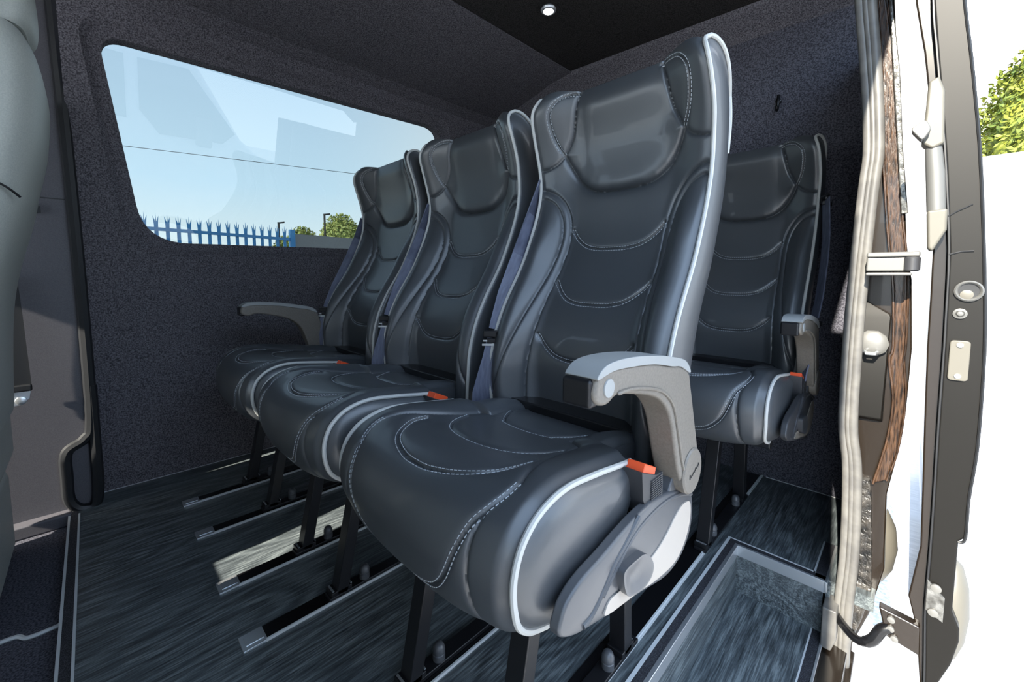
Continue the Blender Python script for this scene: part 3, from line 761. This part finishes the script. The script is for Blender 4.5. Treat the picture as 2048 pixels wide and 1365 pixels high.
# =================================================================== SMALL INTERIOR THINGS
dl = thing('ceiling_light', 'small round lit spotlight in the black ceiling', 'ceiling light', (-.86, 1.045, 1.487))
m = MB(); m.lathe([(.021, .004), (.024, -.001), (.022, -.006), (.016, -.007), (.015, .0), (.012, .003)], (0, 0, 0), 2, 28); m.build('bezel', SILVER, dl)
m = MB(); m.lathe([(.012, -.002), (.0145, -.0045), (.010, -.0075), (.003, -.0085)], (0, 0, 0), 2, 20); m.build('lens', LED, dl)
hk = thing('coat_hook', 'small black coat hook on the rear carpeted wall', 'hook', (-.327, YB-.002, 1.182))
m = MB(); m.lathe([(.008, 0), (.008, -.008), (.005, -.010)], (0, 0, .012), 1, 12); m.tube(spline([(0, -.006, .03), (0, -.010, .012), (0, -.013, -.012), (0, -.022, -.018), (0, -.028, -.008)], 6), .0045, 8); m.build('hook_body', BLACKG, hk)

# driver seat back seen at the far left, seat belt on the pillar
ds = thing('driver_seat', 'grey-green vinyl front seat at the left edge of the picture', 'seat', (-1.275, -.006, 0))
def slab(prof, x0, x1, yb, th):
    m = MB(); n = 14; vs = []; fs = []
    rows = spline(prof, 8)
    for (yy, z) in rows:
        ring = []
        for k in range(4*n):
            a = 2*math.pi*k/(4*n); cx, sx = math.cos(a), math.sin(a); e_ = .45
            X = (x0+x1)/2+(x1-x0)/2*math.copysign(abs(cx)**e_, cx); Yy = yy-th/2+th/2*math.copysign(abs(sx)**.6, sx); ring.append((X, Yy, z))
        vs += ring
    q = 4*n
    for i in range(len(rows)-1):
        for k in range(q): fs.append((i*q+k, i*q+(k+1) % q, (i+1)*q+(k+1) % q, (i+1)*q+k))
    fs += [tuple(range(q))[::-1], tuple(range((len(rows)-1)*q, len(rows)*q))]
    return m.add(vs, fs)
slab([(-.135, .35), (-.118, .6), (-.078, .78), (-.064, .85), (-.046, .94), (-.037, 1.04), (-.042, 1.09), (-.052, 1.118)], -.33, .10, 0, .13).build('backrest', VINYL, ds)
slab([(-.052, 1.12), (-.040, 1.14), (-.038, 1.20), (-.046, 1.3), (-.06, 1.36)], -.10, .085, 0, .10).build('headrest', VINYL, ds)
m = MB(); m.tube(spline([(.098, -.145, .845), (.100, -.115, .835), (.098, -.09, .820), (.085, -.075, .805)], 6), .0022, 6); m.build('seam', TRIMD, ds)
m = MB(); m.box(-.33, .09, -.5, -.15, .2, .42); m.box(-.31, .07, -.45, -.16, -.03, .2); m.build('cushion', VINYL, ds, bevel=.03)
m = MB(); m.box(.11, .215, -.55, -.27, .34, .95); m.build('armrest', VINYL, ds, bevel=.02)  # side box added out of view, narrows the sun gap onto the floor
m = MB(); m.box(.10, .185, -.55, -.30, -.03, .335); m.build('sun_block_base', TRIMD, ds)  # unseen dark box added to stop sun passing below the side box
cn = MB(); cn.box(-1.075, -.955, -.62, -.37, -.03, .335); tag(cn.build('sun_block_console', PLASTIC, bevel=.01), 'dark box added out of view to block low sun between the two front seats', 'console')  # unseen block added to trim the sun patch on the floor
dg = thing('belt_guide', 'pale grey shoulder belt guide at the top left corner', 'belt guide', (-1.2, -.10, 1.15))
m = MB(); m.prism([(.015, .0), (.022, -.008), (.034, .08), (.040, .12), (.004, .12), (.010, .06)], 0, .055, .062); m.build('guide_plate', SILVER, dg, bevel=.002)
bt = thing('seat_belt', 'dark webbing belt hanging down the left trim panel to its anchor', 'seat belt', (-1.655, 0, 0))
m = MB(); m.ribbon([(.006, -.155, .66), (.005, -.152, .55), (.004, -.150, .45), (.004, -.148, .375)], (0, 1, 0), .050); m.build('webbing', TRIMD, bt)
m = MB(); m.box(.0, .012, -.174, -.122, .358, .376); m.build('sleeve', TRIMD, bt, bevel=.004)
m = MB(); m.prism([(-.172, .358), (-.125, .358), (-.128, .338), (-.142, .322), (-.156, .322), (-.168, .338)], 0, .002, .006); m.lathe([(.011, .006), (.011, .010), (.006, .012)], (0, -.143, .335), 0, 12); m.build('anchor_plate', ALU, bt, bevel=.001)
# tether loop under the trim, front seat added beyond the frame, shaped to block low sun
ps = thing('sun_block_seat', 'front seat added out of view beside the driver to block low sun', 'seat', (-.50, 0, 0))
slab([(-.26, -.03), (-.25, .6), (-.24, .80), (-.25, .88), (-.27, .90)], -.475, .40, 0, .10).build('backrest', VINYL, ps)
m = MB(); m.box(-.36, .38, -.75, -.34, .2, .40); m.box(-.3, .32, -.7, -.38, -.03, .2); m.build('cushion', VINYL, ps, bevel=.03)
# =================================================================== DOOR APERTURE, RIGHT SIDE
def face_strip(name, L, R, y0, y1, m, bevel=.003, struct_=True, parent=None):
    mb = MB(); poly = L+R[::-1]; mb.prism(poly, 1, y0, y1); o = mb.build(name, m, parent, bevel=bevel)
    if struct_: struct(o)
    return o
seal_c = [(-.097, 1.26), (-.095, 1.19), (-.084, 1.09), (-.0745, .997), (-.068, .902), (-.070, .856), (-.0725, .808), (-.076, .712), (-.0795, .577), (-.080, .49), (-.0785, .355), (-.0675, .263), (-.0625, .093), (-.0665, -.05), (-.0655, -.21)]
sc = spline([(x, 1.07, z) for x, z in seal_c], 8)
m = MB()
for dx, dyy, r in ((-.0085, 0, .0085), (.0075, -.004, .0085), (-.0005, -.006, .0050)):
    m.tube([(x+dx, y+dyy, z) for x, y, z in sc], r, 12)
struct(m.build('trim_15', RUBBER))
# carpet return beside the seal
m = MB(); m.add([v for x, y, z in sc for v in ((x-.014, 1.075, z), (x-.026, YB, z))]+[v for x, y, z in sc for v in ((x-.010, 1.085, z), (x-.004, YB, z))],
      [(2*i, 2*i+1, 2*i+3, 2*i+2) for i in range(len(sc)-1)])
struct(m.build('wall_right', CARPET))
jamb_R = [(-.062, 1.30), (-.056, 1.193), (-.039, 1.001), (-.024, .856), (-.012, .711), (-.002, .652), (.006, .515), (.005, .415), (-.001, .31), (-.014, .211), (-.011, .093), (-.009, .05), (-.027, -.06), (-.051, -.145), (-.051, -.30)]
jamb_L = [(-.10, 1.30), (-.098, 1.193), (-.08, 1.0), (-.075, .856), (-.08, .711), (-.08, .652), (-.085, .515), (-.085, .415), (-.082, .31), (-.075, .211), (-.068, .093), (-.07, .05), (-.07, -.06), (-.07, -.145), (-.07, -.30)]
face_strip('trim_16', jamb_L, jamb_R, 1.12, 1.16, PAINT)
cop_L = [(-.088, 1.28), (-.082, 1.205), (-.067, 1.057), (-.057, .91), (-.045, .781), (-.037, .712), (-.028, .642), (-.021, .522), (-.025, .491), (-.015, .41), (-.02, .326), (-.036, .23)]
cop_R = [(-.076, 1.28), (-.068, 1.2), (-.044, 1.051), (-.034, .906), (-.022, .779), (-.013, .711), (-.006, .642), (-.003, .524), (-.004, .494), (.003, .415), (-.003, .31), (-.016, .244)]
face_strip('trim_17', cop_L, cop_R, 1.108, 1.125, SEALANT, .004)
# thin pale beads either side of the sealant, galvanised flange
m = MB(); m.tube(spline([(x, 1.107, z) for x, z in cop_L], 6), .0022, 6); m.tube(spline([(x, 1.107, z) for x, z in cop_R], 6), .0018, 6); struct(m.build('trim_18', SEALANT))
m = MB(); m.prism([(-.068, 1.28), (-.060, 1.2), (-.040, 1.051), (-.028, .906), (-.014, .779), (-.024, .779), (-.036, .906), (-.050, 1.051), (-.072, 1.28)], 1, 1.100, 1.108); struct(m.build('trim_19', BARE, bevel=.002))
# crash-plate wedge and striker on the jamb
m = MB(); m.add([(-.080, 1.118, .620), (-.028, 1.10, .585), (-.080, 1.10, .575), (-.026, 1.095, .578), (-.028, 1.118, .36), (-.08, 1.118, .36), (-.08, 1.095, .37), (-.03, 1.10, .37)],
      [(0, 1, 3, 2), (2, 3, 7, 6), (0, 5, 4, 1), (1, 4, 7, 3), (0, 2, 6, 5), (4, 5, 6, 7)]); struct(m.build('trim_20', PAINTG, bevel=.003))
sk = thing('door_striker', 'bright metal latch striker on the door jamb', 'striker', (-.052, 1.09, .525))
m = MB(); m.lathe([(.026, .008), (.026, -.004), (.020, -.010), (.006, -.012)], (0, 0, .0), 1, 10); m.build('plate', WORN, sk)
m = MB(); m.tube([(-.010, -.012, -.016), (-.006, -.024, -.018), (.006, -.024, -.018), (.010, -.012, -.016)], .0035, 8); m.build('loop', ALU, sk)
# lower black crumpled sealant at the foot
face_strip('trim_21', [(-.069, .235), (-.064, .215), (-.064, .10), (-.062, 0), (-.058, -.10), (-.062, -.145)], [(-.040, .235), (-.036, .20), (-.030, .10), (-.026, .0), (-.038, -.07), (-.056, -.145)], 1.102, 1.125, noisy(mat('black_sealant', (.02, .02, .02), .25, coat=.4), 50, (.008, .008, .008), (.05, .045, .04), 1.0, dist=.012), .004)
# upper roller bracket (door runner)
rb = thing('door_roller_bracket', 'pale metal roller bracket of the sliding door on the jamb', 'bracket', (-.03, 1.03, .69))
m = MB(); m.box(-.035, .037, -.01, .05, .004, .013); m.box(-.035, .030, -.006, .06, -.022, .004); m.box(-.035, .028, -.01, .05, -.030, -.024); m.build('bracket_body', WORN, rb, bevel=.003)
m = MB(); m.lathe([(.008, -.022), (.011, -.02), (.011, .002), (.008, .004)], (.027, -.004, 0), 2, 16); m.build('roller', PLASTIC, rb)
# wheel arch cover peeping below the jamb (pale) 
m = MB(); m.lathe([(.004, -1), (.5, -.86), (.86, -.5), (1, 0), (.86, .5), (.5, .86), (.004, 1)], (0, 0, 0), 2, 28); m.v = [(-.030+.040*a, 1.24+.05*b, .042+.095*c) for a, b, c in m.v]
tag(m.build('mud_flap', OUTC), 'pale rounded cover glimpsed below the brown door jamb', 'cover')
# sill under the door aperture
m = MB(); m.box(-.098, -.055, -.4, 1.09, -.30, -.125); m.box(-.060, -.045, -.4, 1.12, -.30, -.16); struct(m.build('trim_22', PAINT, bevel=.003))
m = MB(); m.prism([(-.098, -.12), (-.080, -.12), (-.072, -.09), (-.074, -.03), (-.098, -.03)], 1, 1.03, 1.085); struct(m.build('trim_23', RUBBER, bevel=.003))
# ---- sliding door, slid back
dr = thing('door_1', None, None, (0, 1.0, 0), kind='structure')
dL = [(-.035, 1.30), (-.023, 1.124), (-.008, 1.038), (.003, .954), (.015, .845), (.021, .721), (.023, .619), (.024, .533), (.028, .402), (.033, .267), (.036, .176), (.026, .076), (.038, .027), (.045, -.033), (.050, -.085)]
dM = [(-.012, 1.30), (-.002, 1.114), (.006, 1.04), (.016, .954), (.028, .845), (.040, .703), (.043, .586), (.044, .533), (.045, .402), (.047, .273), (.048, .176), (.048, .076), (.050, .027), (.053, -.033), (.055, -.085)]
dR = [(.010, 1.30), (.035, 1.098), (.046, 1.02), (.055, .950), (.066, .855), (.078, .72), (.0875, .590), (.091, .501), (.092, .376), (.088, .29), (.088, .221), (.080, .211), (.080, .153), (.080, .085), (.090, .058), (.091, .035), (.084, -.012), (.066, -.075), (.056, -.10)]
m = MB(); m.prism(dM+dR[::-1], 1, 0, .9); m.build('edge_panel', PAINTG, dr, bevel=.004)
m = MB(); m.prism(dL+dM[::-1], 1, .012, .9); m.build('inner_flange', PAINT, dr, bevel=.004)
m = MB(); m.tube(spline([(x-.001, -.001, z) for x, z in dR[:12]], 4), .0022, 6); m.tube(spline([(x, .0, z) for x, z in dM], 4), .0018, 6); m.build('edge_seal', TRIMD, dr)
# latch fittings
m = MB(); m.lathe([(.0170, 0), (.0170, -.003), (.0150, -.005), (.0125, -.003), (.0118, .0)], (.0660, -.001, .635), 1, 32); m.build('latch_ring', OUTS, dr)
m = MB(); m.lathe([(.0122, .004), (.0120, -.0008), (.006, -.0006)], (.0660, -.001, .635), 1, 32); m.build('latch_hollow', TRIMD, dr)
m = MB(); m.lathe([(.0078, .002), (.0078, -.0035), (.0040, -.0045)], (.0640, -.001, .629), 1, 20); m.build('latch_bolt', OUTC, dr)
m = MB(); m.lathe([(.0085, 0), (.0085, -.002), (.0055, -.003), (.0050, -.0015), (.0035, -.0045), (.001, -.005)], (.0585, -.001, .5975), 1, 24); m.build('grommet', OUTS, dr)
m = MB(); m.prism(rrect(.0500, .0735, .486, .553, .005), 1, -.005, .002); pk = m.build('plug_plate', OUTC, dr, bevel=.0015)
m = MB()
for zz in (.546, .494): m.lathe([(.0040, 0), (.0040, -.002), (.0015, -.0022)], (.0615, -.005, zz), 1, 16)
m.build('screw', ALU, pk)
m = MB(); m.prism([(.0475, .128), (.070, .105), (.070, .060), (.0475, .072)], 1, -.004, .004); m.build('hinge_plate', BARE, dr, bevel=.001)
m = MB()
for x_, z_ in ((.0585, .118), (.0575, .072)): m.lathe([(.0070, 0), (.0070, -.003), (.003, -.004)], (x_, -.003, z_), 1, 18)
m.build('bolt', WORN, dr)
m = MB()
for a, b in (((.028, .752), (.062, .775)), ((.040, .695), (.068, .700))): m.tube([(a[0], -.001, a[1]), ((a[0]+b[0])/2, -.001, (a[1]+b[1])/2+.002), (b[0], -.001, b[1])], .0012, 6)
m.build('pressed_line', TRIMD, dr)
# inner grab handle
gh = thing('grab_handle', 'cream and grey grab handle on the inside of the sliding door', 'handle', (0, .985, 0))
m = MB(); m.prism([(.000, .978), (.012, .984), (.020, .960), (.024, .875), (.010, .868), (-.003, .880), (-.001, .925)], 1, -.005, .03); m.build('handle_top', OUTC, gh, bevel=.004)
m = MB(); m.prism(rounded_poly([(-.018, .903), (.000, .915), (.008, .898), (-.002, .880)], [.006]*4, 4), 1, -.02, .005); m.build('thumb_catch', OUTS, gh, bevel=.003)
m = MB(); m.tube([(.012, .008, .872), (.0165, .008, .83), (.021, .008, .768)], [.0105, .0118, .0118], 14); m.build('grip', OUTS, gh)
m = MB(); m.prism([(.010, .768), (.034, .770), (.035, .735), (.020, .700), (.014, .705)], 1, -.005, .03); m.build('handle_base', OUTC, gh, bevel=.004)
# lower sliding arm
ar = thing('door_sliding_arm', 'black and brown lower arm joining the sliding door to the sill', 'door arm', (0, 1.0, 0))
m = MB(); m.tube(spline([(-.095, .10, -.062), (-.060, .03, -.052), (-.036, .0, -.045), (-.018, -.004, -.030), (-.006, 0, -.004), (.006, .004, .006)], 8), [.008]*20+[.0095]*21, 12); m.build('arm_bar', BLACKG, ar)
m = MB(); m.add([(-.012, .0, .040), (.044, .0, .032), (.046, .0, -.022), (.0, 0, -.012), (-.012, .02, .040), (.044, .02, .032), (.046, .02, -.022), (.0, .02, -.012)], [(0,1,2,3),(7,6,5,4),(0,4,5,1),(1,5,6,2),(2,6,7,3),(3,7,4,0)]); m.build('arm_plate', PAINT, ar, bevel=.003)
m = MB()
for x_, z_ in ((.006, .026), (.006, .008), (.012, -.008)): m.lathe([(.0055, .002), (.0055, -.004), (.002, -.005)], (x_, -.001, z_), 1, 16)
m.build('bolt', WORN, ar)
m = MB(); m.lathe([(.004, -1), (.5, -.86), (.86, -.5), (1, 0), (.86, .5), (.5, .86), (.004, 1)], (0, 0, 0), 2, 28); m.v = [(.082+.024*a, .06+.04*b, .055+.098*c) for a, b, c in m.v]
m.build('bumper_moulding', OUTC, dr)

# =================================================================== OUTSIDE
gm = MB(); gm.add([(-60, -60, -.55), (60, -60, -.55), (60, 60, -.55), (-60, 60, -.55)], [(0, 1, 2, 3)]); struct(gm.build('ground', ASPHALT, smooth=False))
# white yard wall and hedge behind the van
bw = MB(); bw.box(-.6, 9, 9.4, 9.7, -.55, 2.43); tag(bw.build('yard_wall', WHITEWALL, smooth=False), 'bright white wall behind the open sliding door', 'wall')
def leafy(name, label, cat, blobs, n, size, m, seed=1, parent_trunk=None):
    rnd = random.Random(seed); t = thing(name, label, cat, parent_trunk or blobs[0][0])
    o0 = Vector(parent_trunk or blobs[0][0]); mb = MB()
    for c, r in blobs:
        for i in range(n):
            d = Vector((rnd.gauss(0, 1), rnd.gauss(0, 1), rnd.gauss(0, 1))).normalized()*(.72+.28*rnd.random())
            p = Vector(c)+Vector((d.x*r[0], d.y*r[1], d.z*r[2]))-o0; a = Vector((rnd.gauss(0, 1), rnd.gauss(0, 1), rnd.gauss(0, 1))).normalized()*size; b = a.cross(d+Vector((.1, .2, .3))).normalized()*size*.5
            mb.add([p-a, p+b, p+a, p-b], [(0, 1, 2, 3)])
        s = MB()
    mb.build('foliage', m, t, smooth=False)
    mb = MB()
    for c, r in blobs:
        pr = [(max(.01, math.sin(math.pi*k/8))*.80, -math.cos(math.pi*k/8)*.80) for k in range(9)]
        vs = []; q = 12
        base = MB().lathe(pr, (0, 0, 0), 2, q); base.v = [(Vector(c)-o0)+Vector((x*r[0], y*r[1], z*r[2])) for x, y, z in base.v]; mb.add(base.v, base.f)
    mb.build('inner_foliage', m, t)
    tr = MB()
    for c, r in blobs[:1]:
        p = Vector(c)-o0; tr.tube([(p.x, p.y, -.55-o0.z), (p.x, p.y, p.z)], .15, 8)
    tr.build('trunk', BARK, t)
    return t
leafy('hedge_tree', 'sunlit yellow-green leafy hedge above the white wall at the right edge', 'tree', [((1.9, 14.2, 3.6), (1.15, .9, 2.1)), ((2.9, 14.6, 4.0), (1.1, .9, 2.4))], 9000, .07, LEAFY, 2)
leafy('tree', 'green leafy tree seen through the window, left of the far seat', 'tree', [((-20.2, 8.75, 2.15), (.9, 1.05, 1.55)), ((-20.4, 9.9, 1.8), (.9, .8, 1.3))], 3500, .10, LEAF, 3)
leafy('tree', 'low green bush beside the taller tree beyond the window', 'tree', [((-21.9, 7.55, 2.02), (.55, .85, 1.1)), ((-21.9, 6.8, 1.6), (.5, .7, 1.0))], 2500, .09, LEAF, 4)
# blue palisade fence
fx0, fy0, fx1, fy1 = -8.25, .20, -8.92, 2.86
fc = thing('palisade_fence', 'blue steel palisade fence seen through the window', 'fence', (fx0, fy0, -.55))
NP = 20
for k in range(NP):
    t = k/(NP-1); x, y = (fx1-fx0)*t, (fy1-fy0)*t; m = MB()
    m.prism([(y-.024, .0), (y+.024, .0), (y+.024, 1.99), (y+.034, 2.13), (y+.006, 2.04), (y, 2.17), (y-.006, 2.04), (y-.034, 2.13), (y-.024, 1.99)], 0, x-.008, x+.008)
    m.build('pale', BLUE, fc, smooth=False)
for zz in (.35, 1.93):
    m = MB(); m.bar((0, 0, zz), (fx1-fx0, fy1-fy0, zz), .05, .05); m.build('rail', BLUE, fc)
m = MB(); m.box(fx1-fx0-.05, fx1-fx0+.05, fy1-fy0-.04, fy1-fy0+.05, 0, 2.12); m.build('post', BLUE, fc)
cw = MB(); cw.add([(-8.95, 2.93, -.55), (-8.95, 2.93, 1.50), (-9.6, 5.6, 1.53), (-9.6, 5.6, -.55), (-9.2, 2.93, -.55), (-9.2, 2.93, 1.50), (-9.85, 5.6, 1.53), (-9.85, 5.6, -.55)],
    [(0,1,2,3),(7,6,5,4),(0,4,5,1),(1,5,6,2),(2,6,7,3),(3,7,4,0)]); tag(cw.build('concrete_wall', CONC, smooth=False), 'dark grey wall at the right end of the blue fence', 'wall')
for (x, y, z, lb) in ((-14.47, 5.70, 2.76, 'slim street lamp just left of the green tree'), (-15.6, 4.6, 2.48, 'short street lamp standing above the blue fence')):
    t = thing('street_lamp', lb, 'street lamp', (x, y, -.55), 'street lamps beyond the fence')
    m = MB(); m.tube([(0, 0, 0), (0, 0, z+.55)], .035, 8); m.build('pole', CABLE, t)
    m = MB(); m.bar((0, -.02, z+.52), (0, .18, z+.56), .10, .05); m.build('lamp_head', CABLE, t)
m = MB(); m.tube([(-16.9, -3, 4.35), (-16.9, .73, 4.47), (-15.8, 7.4, 4.62), (-15, 12, 4.9)], .009, 6); tag(m.build('overhead_cable', CABLE), 'thin overhead cable crossing the sky in the window', 'cable')
# white van parked on the yard; it shows as a reflection in the window glass
pv = thing('parked_van', 'white van parked in the yard, seen as a pale reflection in the window', 'van', (2.5, .35, -.55))
body = [(-2.6, .25), (1.62, .25), (1.66, .75), (1.60, 1.15), (1.18, 1.45), (.98, 1.6), (.55, 2.30), (.35, 2.42), (-2.6, 2.45)]
m = MB(); m.prism(body, 0, 0, 1.7); m.build('body', WHITE, pv, bevel=.04)
m = MB(); m.prism([(.42, 2.2), (.50, 2.2), (.92, 1.65), (.80, 1.52), (.25, 1.50), (.10, 1.7), (.10, 2.18)], 0, -.012, 0); m.prism([(-1.2, 2.18), (.0, 2.18), (.0, 1.60), (-1.2, 1.60)], 0, -.012, 0)
m.build('side_window', GLASSD, pv)
for yy in (.98, -1.75):
    m = MB(); m.lathe([(.10, -.03), (.30, -.03), (.34, 0), (.34, .2), (.1, .2)], (0, yy, .34), 0, 28); wh = m.build('wheel', TYRE, pv)
m = MB(); m.prism([(.55+.43*math.cos(a)+.43, .34+.45*math.sin(a)) for a in [math.pi*k/12 for k in range(13)]], 0, -.006, 0); m.build('wheel_arch', GLASSD, pv)
m = MB(); m.box(-.16, -.02, .55, .68, 1.45, 1.75); m.build('mirror', TRIMD, pv, bevel=.02)
